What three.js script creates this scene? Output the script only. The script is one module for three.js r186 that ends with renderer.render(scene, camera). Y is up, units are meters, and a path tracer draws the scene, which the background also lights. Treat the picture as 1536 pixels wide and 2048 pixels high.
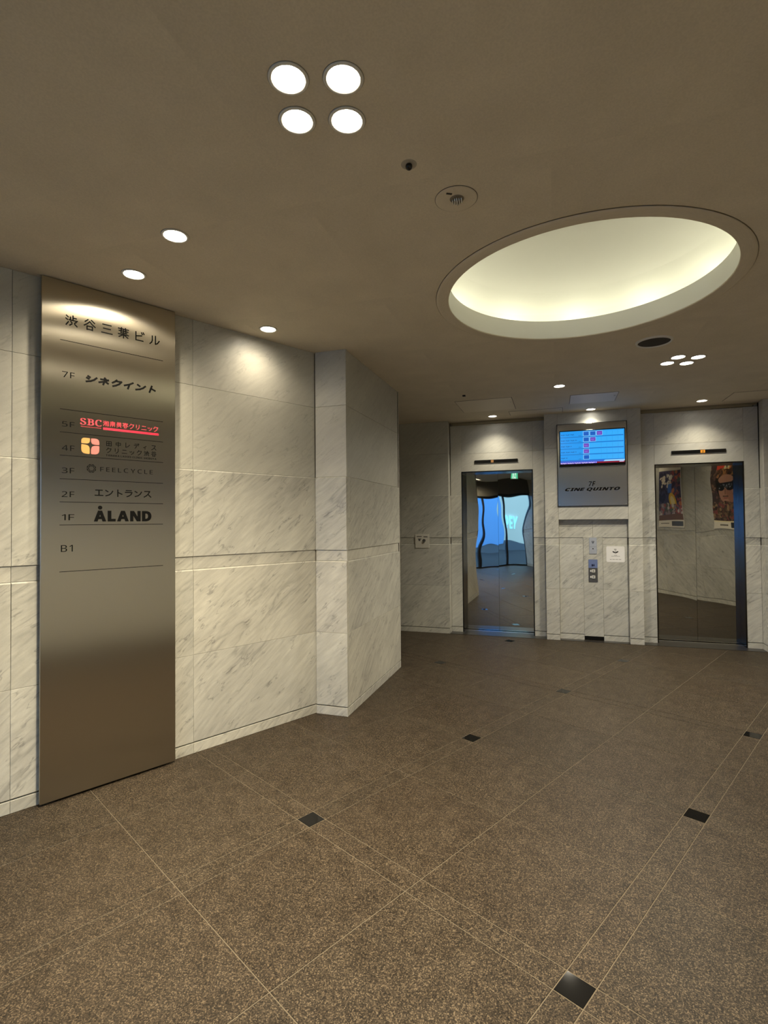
import * as THREE from 'three';
import { FontLoader } from 'three/addons/loaders/FontLoader.js';
import { TextGeometry } from 'three/addons/geometries/TextGeometry.js';
import { RoundedBoxGeometry } from 'three/addons/geometries/RoundedBoxGeometry.js';
import { mergeGeometries, toCreasedNormals } from 'three/addons/utils/BufferGeometryUtils.js';
import { RectAreaLightUniformsLib } from 'three/addons/lights/RectAreaLightUniformsLib.js';
RectAreaLightUniformsLib.init();

// ------------------------------------------------------------------ camera, sky, exposure
// ground frame: s = along the elevator wall (to the right), d = distance towards that wall, h = height; camera stands at s = d = 0
const P = (s, d, h = 0) => new THREE.Vector3(s, h, -d);
const R = (deg) => deg * Math.PI / 180;
const scene = new THREE.Scene();
const camera = new THREE.PerspectiveCamera(2 * Math.atan(1024 / 1048.3) * 180 / Math.PI, 1536 / 2048, 0.05, 200);
camera.position.copy(P(0, 0, 1.5));
camera.rotation.order = 'YXZ';
camera.rotation.set(0.0195, R(18.2), -0.0086);
scene.add(camera);
scene.background = new THREE.Color(0.30, 0.62, 1.0);
scene.backgroundIntensity = 5;
const renderer = new THREE.WebGLRenderer({ antialias: true });
renderer.toneMapping = THREE.LinearToneMapping;
renderer.toneMappingExposure = 1.0;
renderer.shadowMap.enabled = true;

const WARM = new THREE.Color(1.0, 0.85, 0.60), NEUTRAL = new THREE.Color(1.0, 0.90, 0.70), COVE = new THREE.Color(1.0, 0.99, 0.75);
const CEIL = 2.86;

// ------------------------------------------------------------------ random numbers and noise
function rng(seed) { let a = seed >>> 0; return () => { a = (a + 0x6D2B79F5) >>> 0; let t = a; t = Math.imul(t ^ (t >>> 15), t | 1); t ^= t + Math.imul(t ^ (t >>> 7), t | 61); return ((t ^ (t >>> 14)) >>> 0) / 4294967296; }; }
const rand = rng(77);
const hash = (x, y, s) => { let h = Math.imul(x, 374761393) + Math.imul(y, 668265263) + Math.imul(s, 974634777); h = Math.imul(h ^ (h >>> 13), 1274126177); return ((h ^ (h >>> 16)) >>> 0) / 4294967296; };
function vnoise(x, y, s) {
  const xi = Math.floor(x), yi = Math.floor(y), fx = x - xi, fy = y - yi;
  const u = fx * fx * (3 - 2 * fx), v = fy * fy * (3 - 2 * fy);
  const a = hash(xi, yi, s), b = hash(xi + 1, yi, s), c = hash(xi, yi + 1, s), d = hash(xi + 1, yi + 1, s);
  return a + (b - a) * u + (c - a) * v + (a - b - c + d) * u * v;
}
function fbm(x, y, s, n) { let t = 0, a = 0.5, m = 0; for (let i = 0; i < n; i++) { t += a * vnoise(x, y, s + i * 17); m += a; a *= 0.5; x *= 2.03; y *= 2.03; } return t / m; }
function dataTexture(n, fn, srgb = true) {
  const px = new Uint8Array(n * n * 4);
  for (let j = 0; j < n; j++) for (let i = 0; i < n; i++) { const c = fn(i, j), k = 4 * (j * n + i); px[k] = c[0]; px[k + 1] = c[1]; px[k + 2] = c[2]; px[k + 3] = 255; }
  const t = new THREE.DataTexture(px, n, n);
  if (srgb) t.colorSpace = THREE.SRGBColorSpace;
  t.wrapS = t.wrapT = THREE.RepeatWrapping; t.magFilter = THREE.LinearFilter; t.minFilter = THREE.LinearMipmapLinearFilter; t.generateMipmaps = true; t.needsUpdate = true;
  return t;
}
const clamp = (x, a = 0, b = 1) => Math.min(b, Math.max(a, x));

// ------------------------------------------------------------------ materials
const MARBLE_M = 2.4, GRANITE_M = 1.1;      // metres that one texture covers
function marbleTexture(seed, strength) {
  const n = 1024, k = MARBLE_M / n, ca = Math.cos(R(38)), sa = Math.sin(R(38));
  return dataTexture(n, (i, j) => {
    const x = i * k, y = j * k;
    const wx = (fbm(x * 2, y * 2, seed, 2) - 0.5) * 0.10, wy = (fbm(x * 2, y * 2, seed + 5, 2) - 0.5) * 0.10;
    const a = (x + wx) * ca + (y + wy) * sa, b = -(x + wx) * sa + (y + wy) * ca;     // along and across the veins
    const cloud = fbm(a * 2.2, b * 5, seed + 9, 3) - 0.5;
    const wide = fbm(a * 2.6, b * 13, seed + 23, 4), r1 = 1 - Math.abs(wide - 0.5) * 2;
    const fine = fbm(a * 9, b * 46, seed + 41, 3), r2 = 1 - Math.abs(fine - 0.5) * 2;
    const where = clamp((fbm(a * 1.1, b * 4, seed + 57, 2) - 0.42) * 4);
    const vein = Math.pow(clamp((r1 - 0.86) / 0.14), 1.6) * where;
    const dash = Math.pow(clamp((r2 - 0.90) / 0.10), 1.3) * clamp((fbm(a * 11, b * 20, seed + 71, 2) - 0.52) * 6);
    const streak = fbm(a * 10, b * 70, seed + 87, 3) - 0.5;
    const grain = (hash(i, j, seed) - 0.5) * 7;
    const dark = strength * (vein * 22 + dash * 40) - cloud * 18 * (0.4 + strength) - streak * 30 * strength;
    const v = 192 - dark + grain;
    return [clamp(v + 1, 0, 255), clamp(v, 0, 255), clamp(v - 8 + dark * 0.08, 0, 255)];
  });
}
function graniteTexture() {
  const n = 1024, cell = 3.1, cells = Math.floor(n / cell);
  return dataTexture(n, (i, j) => {
    const gx = i / cell, gy = j / cell, cx = Math.floor(gx), cy = Math.floor(gy);
    let best = 9, id = 0;
    for (let q = -1; q <= 1; q++) for (let p = -1; p <= 1; p++) {
      const ax = cx + p, ay = cy + q, dx = ax + hash(ax, ay, 3) - gx, dy = ay + hash(ax, ay, 4) - gy, d = dx * dx + dy * dy;
      if (d < best) { best = d; id = hash(ax, ay, 5); }
    }
    const patch = (fbm(i / 60, j / 60, 7, 3) - 0.5) * 26, g = (hash(i, j, 8) - 0.5) * 14;
    let c = id < 0.30 ? [56, 50, 43] : id < 0.60 ? [84, 76, 66] : id < 0.84 ? [112, 101, 88] : id < 0.96 ? [152, 139, 121] : [36, 32, 28];
    return c.map((v) => clamp(v + patch + g, 0, 255));
  });
}
const tVein = marbleTexture(11, 1), tSoft = marbleTexture(211, 0.45), tGranite = graniteTexture();
const std = (o) => new THREE.MeshStandardMaterial(o), phy = (o) => new THREE.MeshPhysicalMaterial(o);
const tint = (r, g, b) => new THREE.Color().setRGB(r, g, b);
const veinMats = [[0.97, 0.97, 0.97], [0.92, 0.92, 0.91], [1, 0.99, 0.97]].map((c) => phy({ map: tVein, color: tint(...c), roughness: 0.34, specularIntensity: 0.8 }));
const softMats = [[0.97, 0.97, 0.97], [0.93, 0.93, 0.92], [1, 0.99, 0.97]].map((c) => phy({ map: tSoft, color: tint(...c), roughness: 0.40, specularIntensity: 0.8 }));
const graniteMats = [[0.41, 0.385, 0.345], [0.455, 0.425, 0.38], [0.435, 0.40, 0.355]].map((c) => phy({ map: tGranite, color: tint(...c), roughness: 0.5, specularIntensity: 0.4 }));
const M = {
  backing: std({ color: tint(0.24, 0.22, 0.19), roughness: 0.95 }),
  grout: std({ color: tint(0.145, 0.12, 0.085), roughness: 0.9 }),
  blackStone: phy({ color: tint(0.008, 0.008, 0.008), roughness: 0.05, specularIntensity: 0.35 }),
  darkStone: std({ color: tint(0.03, 0.028, 0.026), roughness: 0.3 }),
  plaster: std({ color: tint(0.78, 0.69, 0.54), roughness: 0.85, map: dataTexture(256, (i, j) => { const v = 236 + (hash(i, j, 2) - 0.5) * 12 + (fbm(i / 40, j / 40, 6, 3) - 0.5) * 14; return [v, v, v]; }) }),
  white: std({ color: tint(0.82, 0.81, 0.76), roughness: 0.7 }),
  trimWhite: std({ color: tint(0.72, 0.70, 0.64), roughness: 0.45 }),
  hatch: std({ color: tint(0.72, 0.64, 0.51), roughness: 0.6 }),
  hatchMetal: std({ color: tint(0.74, 0.66, 0.55), roughness: 0.5 }),
  gap: std({ color: tint(0.06, 0.055, 0.05), roughness: 0.9 }),  // dark colour standing for the shade inside an open seam
  chrome: std({ color: tint(0.75, 0.74, 0.72), roughness: 0.12, metalness: 1 }),
  reflector: std({ color: tint(0.85, 0.80, 0.70), roughness: 0.25, metalness: 0.9 }),
  mirrorSteel: std({ color: tint(0.44, 0.43, 0.39), roughness: 0.015, metalness: 1 }),
  darkSteel: std({ color: tint(0.06, 0.056, 0.05), roughness: 0.22, metalness: 1 }),
  brushed: phy({ color: tint(0.55, 0.51, 0.42), roughness: 0.28, metalness: 1, anisotropy: 1.0, anisotropyRotation: 0 }),
  brushedSmall: phy({ color: tint(0.50, 0.48, 0.44), roughness: 0.24, metalness: 1, anisotropy: 0.6, anisotropyRotation: 0 }),
  ink: phy({ color: tint(0.004, 0.004, 0.004), roughness: 0.7, specularIntensity: 0.2 }),
  red: std({ color: tint(0.78, 0.03, 0.08), roughness: 0.5 }),
  pinkRed: std({ color: tint(0.80, 0.07, 0.11), roughness: 0.5 }),
  orange: std({ color: tint(0.80, 0.42, 0.13), roughness: 0.5 }),
  pink: std({ color: tint(0.82, 0.25, 0.23), roughness: 0.5 }),
  black: std({ color: tint(0.008, 0.008, 0.008), roughness: 0.35 }),
  blackGloss: std({ color: tint(0.006, 0.006, 0.006), roughness: 0.12 }),
  greyPlate: std({ color: tint(0.42, 0.45, 0.52), roughness: 0.4, metalness: 0.2 }),
  bluePlate: std({ color: tint(0.18, 0.24, 0.46), roughness: 0.3, metalness: 0.3 }),
  darkPlate: std({ color: tint(0.10, 0.10, 0.10), roughness: 0.35, metalness: 0.4 }),
  button: std({ color: tint(0.70, 0.69, 0.65), roughness: 0.35 }),
  sticker: std({ color: tint(0.80, 0.79, 0.77), roughness: 0.5 }),
  plate: std({ color: tint(0.62, 0.60, 0.54), roughness: 0.45 }),
  speaker: std({ color: tint(0.045, 0.038, 0.028), roughness: 0.9 }),
  glass: phy({ color: tint(1, 1, 1), roughness: 0, transmission: 1, thickness: 0, ior: 1.45 }),
  frame: std({ color: tint(0.03, 0.03, 0.03), roughness: 0.4, metalness: 0.5 }),
  header: std({ color: tint(0.10, 0.095, 0.085), roughness: 0.5 }),
  pavement: phy({ color: tint(0.06, 0.062, 0.068), roughness: 0.9, specularIntensity: 0.1 }),
  facadePale: std({ color: tint(0.78, 0.74, 0.62), roughness: 0.7 }),
  facadeBlue: std({ color: tint(0.16, 0.40, 0.80), roughness: 0.6 }),
  facadeSlate: std({ color: tint(0.10, 0.12, 0.15), roughness: 0.7 }),
  signBlue: std({ color: tint(0.25, 0.65, 0.95), roughness: 0.4, emissive: new THREE.Color(0.30, 0.85, 1.0), emissiveIntensity: 1.6 }),
  lensWarm: std({ color: 0x000000, emissive: new THREE.Color(1.0, 0.90, 0.72), emissiveIntensity: 45 }),
  lensNeutral: std({ color: 0x000000, emissive: new THREE.Color(1.0, 0.95, 0.86), emissiveIntensity: 24 }),
  coveTube: std({ color: 0x000000, emissive: COVE, emissiveIntensity: 4 }),
  orangeLed: std({ color: 0x000000, emissive: new THREE.Color(1.0, 0.36, 0.03), emissiveIntensity: 0.9 }),
  amberDim: std({ color: 0x000000, emissive: new THREE.Color(0.8, 0.35, 0.10), emissiveIntensity: 0.5 }),
};
for (const k of Object.keys(M)) M[k].name = k;

// ------------------------------------------------------------------ helpers
const taken = {};
function numbered(n) { const k = taken[n] = (taken[n] ?? -1) + 1; return k ? n + '_' + String(k).padStart(3, '0') : n; }
function mesh(name, geo, mat, parent) {
  const m = new THREE.Mesh(geo, mat); m.name = name; m.castShadow = m.receiveShadow = true; (parent ?? scene).add(m); return m;
}
function group(name, pos, turn = 0) { const g = new THREE.Group(); g.name = numbered(name); if (pos) g.position.copy(pos); g.rotation.y = turn; scene.add(g); return g; }
function tag(o, label, category, grp) { o.userData = { ...o.userData, label, category }; if (grp) o.userData.group = grp; return o; }
function struct(o, label) { o.userData = { ...o.userData, kind: 'structure' }; if (label) o.userData.label = label; return o; }
const box = (w, h, t, x = 0, y = 0, z = 0) => new THREE.BoxGeometry(w, h, t).translate(x, y, z);
const span = (x0, x1, y0, y1, z0, z1) => box(x1 - x0, y1 - y0, z1 - z0, (x0 + x1) / 2, (y0 + y1) / 2, (z0 + z1) / 2);
const lathe = (pts, n = 40) => new THREE.LatheGeometry(pts.map((p) => new THREE.Vector2(p[0], p[1])), n);
const disc = (r, n = 32) => new THREE.CircleGeometry(r, n).rotateX(Math.PI / 2);          // faces down

// a stone slab: chamfered front face towards +z, uv in texture units with an own offset
function slabGeometry(x0, x1, y0, y1, zf, zb, size, ch = 0.0012, top = ch) {
  const w = x1 - x0, h = y1 - y0, c = Math.min(ch, w / 4, h / 4, (zf - zb) / 2), k = Math.min(top, h / 4, (zf - zb) / 2);
  const ou = rand() * Math.max(0, 1 - w / size), ov = rand() * Math.max(0, 1 - h / size);
  const pos = [], uv = [];
  const F = [[x0 + c, y0 + c, zf], [x1 - c, y0 + c, zf], [x1 - c, y1 - k, zf], [x0 + c, y1 - k, zf]];
  const E = [[x0, y0, zf - c], [x1, y0, zf - c], [x1, y1, zf - k], [x0, y1, zf - k]];
  const B = [[x0, y0, zb], [x1, y0, zb], [x1, y1, zb], [x0, y1, zb]];
  const quad = (a, b, d, e) => { for (const p of [a, b, d, a, d, e]) { pos.push(...p); uv.push(ou + (p[0] - x0 + (zf - p[2]) * 0.7) / size, ov + (p[1] - y0) / size); } };
  quad(...F);
  for (let i = 0; i < 4; i++) { const j = (i + 1) % 4; quad(E[i], E[j], F[j], F[i]); quad(B[i], B[j], E[j], E[i]); }
  const g = new THREE.BufferGeometry();
  g.setAttribute('position', new THREE.Float32BufferAttribute(pos, 3)); g.setAttribute('uv', new THREE.Float32BufferAttribute(uv, 2)); g.computeVertexNormals();
  return g;
}
const pick = (a) => a[Math.floor(rand() * a.length)];
const COURSES = [[0, 0.066, 0.001, 'base'], [0.073, 0.64, 0, 'vein'], [0.64, 1.20, 0, 'vein'], [1.20, 1.285, -0.008, 'band'], [1.285, 1.86, 0, 'vein'], [1.86, 2.42, -0.006, 'soft'], [2.42, CEIL, -0.006, 'soft']];
const GAP = 0.0007;
function slab(parent, x0, x1, y0, y1, z, soft, back = -0.03) {
  const name = y1 < 0.08 ? 'base_slab' : (soft === 'band' ? 'band_slab' : 'marble_slab');
  return mesh(name, slabGeometry(x0 + GAP, x1 - GAP, y0 + GAP, y1 - GAP, z, back, MARBLE_M, 0.0012, y1 === 1.20 ? 0.0075 : y1 === 1.86 ? 0.0055 : 0.0012), pick(soft === true ? softMats : veinMats), parent);
}
// fills a stretch of wall with courses of slabs, between vertical joints xs
function slabs(parent, xs, { from = 0, to = CEIL, z = 0 } = {}) {
  for (const [a, b, dz, kind] of COURSES) {
    const y0 = Math.max(a, from), y1 = Math.min(b, to);
    if (y1 - y0 < 0.01) continue;
    for (let i = 0; i + 1 < xs.length; i++) slab(parent, xs[i], xs[i + 1], y0, y1, z + dz, kind === 'soft' ? true : kind, z - 0.03);
  }
}
const stops = (a, b, step) => { const n = Math.max(1, Math.round((b - a) / step)); return Array.from({ length: n + 1 }, (_, i) => a + (b - a) * i / n); };

// ------------------------------------------------------------------ plan of the lobby
const WA = R(63.2), du = [Math.cos(WA), Math.sin(WA)], nu = [Math.sin(WA), -Math.cos(WA)];   // along the corridor, and from left wall into it
const L = (t, z = 0) => [-2.29 + t * du[0] + z * nu[0], 2.86 + t * du[1] + z * nu[1]];
const Q = (t, z = 0) => [1.99 + t * du[0] - z * nu[0], 2.41 + t * du[1] - z * nu[1]];        // the right wall, z into the corridor
const TE = -4.92, TR = -6.448, FAR = 6.97, PIER = 3.78, PX = -1.55, PEND = 5.24, SIDE = -3.4;
const inside = (s, d, m) => {
  const l = (s + 2.29) * nu[0] + (d - 2.86) * nu[1], r = -((s - 1.99) * nu[0] + (d - 2.41) * nu[1]);
  const e = (s + 1.6) * du[0] + (d + 3.0) * du[1];
  if (e < -m || r < -m || d > FAR + m) return false;
  return l > -m || (d > PIER && s > PX - m) || (d > PEND - m && s > SIDE - m);
};

// ------------------------------------------------------------------ floor: granite slabs, narrow strips and black corner stones
{
  const floor = struct(group('floor', P(0, 0, 0)), 'brown speckled granite floor in large squares with narrow strips and black corner stones');
  const outline = [L(TE - 0.3, -0.3), Q(TR - 0.3, -0.3), Q(5.6, -0.3), [4.9, FAR + 0.5], [SIDE - 0.3, FAR + 0.5], [SIDE - 0.3, PEND - 0.3], [PX - 0.5, PEND - 0.3], L(1.0, -0.3)];
  const sh = new THREE.Shape(outline.map((p) => new THREE.Vector2(p[0], p[1])));
  mesh('grout_bed', new THREE.ExtrudeGeometry(sh, { depth: 0.1, bevelEnabled: false }).rotateX(-Math.PI / 2).translate(0, -0.1015, 0), M.grout, floor);
  const cell = 1.3828, ang = R(-26.64), A = [-1.2015, 2.4306], u = [Math.cos(ang), Math.sin(ang)], v = [-Math.sin(ang), Math.cos(ang)];
  const e = 0.0365, cuts = [[-e, e], [e, 0.5], [0.5, 1 - e]], J = 0.0018;
  const cache = {};
  const tileGeo = (w, d, k) => cache[[w.toFixed(3), d.toFixed(3), k]] ??= slabGeometry(-w / 2, w / 2, -d / 2, d / 2, 0, -0.03, GRANITE_M, 0.0008).rotateX(-Math.PI / 2);
  for (let i = -6; i <= 7; i++) for (let j = -8; j <= 8; j++) cuts.forEach(([u0, u1], p) => cuts.forEach(([v0, v1], q) => {
    const uc = (i - 1 + (u0 + u1) / 2) * cell, vc = (j + (v0 + v1) / 2) * cell;
    const s = A[0] + uc * u[0] + vc * v[0], d = A[1] + uc * u[1] + vc * v[1];
    const w = (u1 - u0) * cell - 2 * J, l = (v1 - v0) * cell - 2 * J, small = !p && !q;
    if (!inside(s, d, Math.max(w, l) * 0.48)) return;
    const t = mesh(small ? 'corner_stone' : p && q ? 'granite_tile' : 'granite_strip', tileGeo(w, l, small ? 0 : Math.floor(rand() * 4)), small ? M.blackStone : pick(graniteMats), floor);
    if (small) t.userData.label = 'small black polished corner stone';
    t.position.copy(P(s, d, 0)); t.rotation.y = ang;
  }));
  for (const [a, b] of [[-1.372, -0.138], [0.988, 2.237]]) {
    const t = mesh('threshold_stone', span(a, b, 0, 0.004, -7.29, -FAR), M.darkStone, floor); t.userData.label = 'black stone threshold before the elevator';
  }
  mesh('threshold_stone', span(0.03, 0.827, 0, 0.004, -7.05, -FAR + 0.003), M.darkStone, floor);
}

// ------------------------------------------------------------------ ceiling with the round cove and the lamp openings
const lampSpots = [];
const CA = R(18.5), clusterAt = (s, d) => [[-1, -1], [1, -1], [-1, 1], [1, 1]].map(([a, b]) => [s + 0.084 * (a * Math.cos(CA) - b * Math.sin(CA)), d + 0.084 * (a * Math.sin(CA) + b * Math.cos(CA))]);
const near4 = clusterAt(-0.707, 1.518), far4 = clusterAt(1.04, 5.018), addedBack4 = clusterAt(-2.46, -1.98);  // the cluster behind the camera is added, unseen, to light the near floor
const singles = { a: [-1.69, 2.02], b: [-2.165, 2.262], c: [-1.90, 3.215], f1: [0.047, 5.56], e1: [-0.766, 6.86], e2: [0.419, 6.86], e3: [1.602, 6.82], addedG1: [1.72, 2.6], addedG2: [2.45, 4.1] };  // the pair by the poster wall is added and unseen, to light the posters
lampSpots.push(...near4, ...far4, ...addedBack4, ...Object.values(singles));
const COVE_C = [0.16, 3.315], COVE_R = 0.785;
{
  const ceiling = struct(group('ceiling', P(0, 0, 0)), 'smooth beige painted ceiling');
  const outline = [L(TE - 0.1, -0.3), Q(TR - 0.1, -0.3), Q(5.6, -0.3), [4.9, FAR + 0.5], [SIDE - 0.3, FAR + 0.5], [SIDE - 0.3, PEND - 0.3], [PX - 0.5, PEND - 0.3], L(1.0, -0.3)];
  const sh = new THREE.Shape(outline.map((p) => new THREE.Vector2(p[0], p[1])));
  const hole = (s, d, r, n) => { const h = new THREE.Path(); h.absarc(s, d, r, 0, Math.PI * 2, true); sh.holes.push(h); };
  hole(...COVE_C, COVE_R + 0.012);
  for (const [s, d] of lampSpots) hole(s, d, 0.054);
  mesh('ceiling_plaster', new THREE.ExtrudeGeometry(sh, { depth: 0.018, bevelEnabled: false, curveSegments: 48 }).rotateX(-Math.PI / 2).translate(0, CEIL, 0), M.plaster, ceiling);

  const cove = group('cove_dome', P(...COVE_C, CEIL));
  tag(cove, 'large round ceiling recess with glowing pale dome and hidden light', 'ceiling light');
  const r = COVE_R;
  mesh('rim', lathe([[r, 0.0], [r, -0.004], [r + 0.004, -0.009], [r + 0.06, -0.009], [r + 0.072, -0.006], [r + 0.078, 0], [r, 0]], 96), M.plaster, cove);
  mesh('lip', lathe([[r, -0.001], [r, 0.128], [r + 0.012, 0.128], [r + 0.012, -0.001]], 96), M.white, cove);
  const prof = [[r + 0.012, 0.02], [1.0, 0.02], [1.0, 0.10]];
  for (let k = 1; k <= 20; k++) { const a = k / 20 * Math.PI / 2; prof.push([1.0 * Math.cos(a), 0.10 + 0.44 * Math.sin(a)]); }
  prof[prof.length - 1][0] = 0.0001;
  const shell = prof.concat([[0.0001, 0.58], [0.6, 0.54], [1.04, 0.16], [1.04, 0.0], [r + 0.012, 0.0]]);
  mesh('dome', lathe(shell, 96), M.white, cove);
  mesh('light_tube', new THREE.TorusGeometry(0.90, 0.012, 10, 72).rotateX(Math.PI / 2).translate(0, 0.06, 0), M.coveTube, cove);
  for (let k = 0; k < 12; k++) {
    const a = k / 12 * Math.PI * 2, p = new THREE.PointLight(COVE, 0.048, 0, 2); p.name = 'cove_lamp'; p.castShadow = true;
    p.position.set(0.90 * Math.cos(a), 0.085, 0.90 * Math.sin(a)); cove.add(p);
  }
}

// ------------------------------------------------------------------ walls
{
  const left = struct(group('wall_left', P(...L(0)), WA), 'pale veined marble wall behind the steel directory');
  mesh('wall_core', span(TE - 0.1, 1.06, 0, CEIL, -0.25, -0.03), M.backing, left);
  slabs(left, [-4.92, -3.93, -2.94, -1.95, -0.957, 0.035, 1.045]);

  const pier = struct(group('wall_pier', P(0, 0, 0)), 'projecting pale marble pier at the end of the left wall');
  const core = new THREE.Shape([[PX - 0.031, PIER + 0.031], [PX - 0.031, PEND - 0.031], [SIDE - 0.03, PEND - 0.031], [SIDE - 0.03, 4.6], [-1.95, PIER + 0.031]].map((p) => new THREE.Vector2(...p)));
  mesh('wall_core', new THREE.ExtrudeGeometry(core, { depth: CEIL, bevelEnabled: false }).rotateX(-Math.PI / 2), M.backing, pier);
  const front = new THREE.Group(); front.name = 'pier_front'; front.position.set(0, 0, -PIER); pier.add(front);
  slabs(front, [-1.815, PX]);
  const side = new THREE.Group(); side.name = 'pier_side'; side.position.set(PX, 0, -PIER); side.rotation.y = Math.PI / 2; pier.add(side);
  for (const [a, b, dz, kind] of COURSES) {
    const xs = a === 1.285 ? [0.031, 0.085, PEND - PIER - 0.031] : [0.031, PEND - PIER - 0.031];
    for (let i = 0; i + 1 < xs.length; i++) slab(side, xs[i], xs[i + 1], a, b, dz, kind === 'soft' ? true : kind);
  }
  const rear = new THREE.Group(); rear.name = 'pier_rear'; rear.position.set(PX, 0, -PEND); rear.rotation.y = Math.PI; pier.add(rear);
  slabs(rear, stops(0, PX - SIDE, 0.95));

  const sideWall = struct(group('wall_side', P(SIDE, PEND, 0), Math.PI / 2), 'marble wall closing the passage beside the elevators');
  mesh('wall_core', span(0, FAR - PEND + 0.3, 0, CEIL, -0.25, -0.03), M.backing, sideWall);
  slabs(sideWall, stops(0, FAR - PEND, 0.86));

  const right = struct(group('wall_right', P(...Q(0)), WA + Math.PI), 'marble wall facing the steel directory, with film posters');
  mesh('wall_core', span(-5.4, -TR + 0.1, 0, CEIL, -0.25, -0.03), M.backing, right);
  slabs(right, stops(-5.08, -TR, 0.99));
}
// the elevator wall: front plane at d = FAR, two recessed bays, a pillar between them with a niche
const BAY = [{ l: -1.375, r: -0.135, a: -1.225, b: -0.285 }, { l: 0.985, r: 2.24, a: 1.15, b: 2.09 }], TOP = 2.178, BZ = -0.15, DZ = -0.33;
{
  const back = struct(group('wall_back', P(0, FAR, 0)), 'pale marble elevator wall with two recessed door bays and a pillar between');
  const core = [span(SIDE - 0.3, BAY[0].l - 0.03, 0, CEIL, -0.6, -0.03), span(BAY[1].r + 0.03, 4.9, 0, CEIL, -0.6, -0.03),
    span(BAY[0].r + 0.03, 0.027 - 0.03, 0, CEIL, -0.6, -0.03), span(0.83 + 0.03, BAY[1].l - 0.03, 0, CEIL, -0.6, -0.03), span(-0.01, 0.87, 1.545, CEIL, -0.6, -0.03), span(-0.01, 0.87, 0, 1.55, -0.6, -0.13)];
  for (const b of BAY) core.push(span(b.l - 0.04, b.a - 0.03, 0, CEIL, -0.6, BZ - 0.03), span(b.b + 0.03, b.r + 0.04, 0, CEIL, -0.6, BZ - 0.03), span(b.l - 0.04, b.r + 0.04, TOP + 0.03, CEIL, -0.6, BZ - 0.03), span(b.l, b.r, 0, CEIL, -0.62, -0.42));
  mesh('wall_core', mergeGeometries(core), M.backing, back);
  slabs(back, [...stops(SIDE, BAY[0].l - 0.0, 0.70)]);
  slabs(back, stops(BAY[1].r, 4.3, 1.0));
  // bays
  for (const b of BAY) {
    const gz = { z: BZ, to: 2.812 };
    slabs(back, [b.l, b.a], gz); slabs(back, [b.b, b.r], gz);
    for (const [y0, y1] of [[TOP, 2.42], [2.42, 2.81]]) slab(back, b.a, b.b, y0, y1, BZ - 0.006, true, BZ - 0.03);
    mesh('steel_trim', span(b.l, b.r, 2.816, CEIL, BZ - 0.03, BZ - 0.022), M.mirrorSteel, back).userData.label = 'polished steel trim set back under the ceiling';
    for (const [x, turn] of [[b.l, Math.PI / 2], [b.r, -Math.PI / 2]]) {
      const g = new THREE.Group(); g.name = 'bay_return'; g.position.set(x, 0, turn > 0 ? -0.031 : BZ); g.rotation.y = turn; back.add(g);
      slabs(g, [0, 0.118]);
    }
  }
  // pillar
  slabs(back, [BAY[0].r, 0.027]); slabs(back, [0.83, BAY[1].l]);
  for (const [y0, y1, z, k] of [[1.512, 1.68, 0, 'vein'], [1.68, 1.86, 0, 'vein'], [1.86, 2.42, -0.006, true], [2.42, CEIL, -0.006, true]]) slab(back, 0.027, 0.83, y0, y1, z, k);
  // niche
  const N = -0.10, nb = { z: N };
  slabs(back, [0.029, 0.316], { z: N, to: 1.285 }); slabs(back, [0.543, 0.828], { z: N, to: 1.285 });
  slab(back, 0.316, 0.543, 0.05, 1.285, N - 0.001, 'vein', N - 0.03);
  mesh('dark_base', span(0.318, 0.541, 0.004, 0.048, N - 0.03, N - 0.012), M.blackStone, back);
  slab(back, 0.029, 0.43, 1.285, 1.51, N, 'vein', N - 0.03); slab(back, 0.43, 0.828, 1.285, 1.51, N, 'vein', N - 0.03);
  mesh('niche_soffit', span(0.0, 0.86, 1.514, 1.543, -0.13, -0.031), veinMats[0], back);
  for (const [x, turn] of [[0.027, Math.PI / 2], [0.83, -Math.PI / 2]]) {
    const g = new THREE.Group(); g.name = 'niche_return'; g.position.set(x, 0, turn > 0 ? -0.031 : N); g.rotation.y = turn; back.add(g);
    slabs(g, [0, 0.068], { to: 1.512 });
  }
}
// entrance front of dark framed glass behind the photographer
{
  const win = struct(group('window_1', P(-1.6, -3.0, 0), WA - R(90)), 'dark framed glass entrance front towards the street');
  // local x runs across the corridor, z points out to the street
  const x0 = -3.26, x1 = 0.79;
  mesh('header', span(x0 - 0.2, x1 + 0.2, 2.36, CEIL + 0.1, -0.08, 0.14), M.header, win);
  mesh('top_rail', span(x0, x1, 2.28, 2.36, -0.03, 0.05), M.frame, win);
  mesh('sill', span(x0, x1, 0.0, 0.05, -0.03, 0.05), M.frame, win);
  const n = 5;
  for (let i = 0; i <= n; i++) { const x = x0 + (x1 - x0) * i / n; mesh('mullion', span(x - 0.03, x + 0.03, 0.05, 2.28, -0.03, 0.05), M.frame, win); }
  for (let i = 0; i < n; i++) { const a = x0 + (x1 - x0) * i / n + 0.03, b = x0 + (x1 - x0) * (i + 1) / n - 0.03; mesh('pane', new THREE.PlaneGeometry(b - a, 2.23).translate((a + b) / 2, 1.165, 0.01), M.glass, win); }
}

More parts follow.
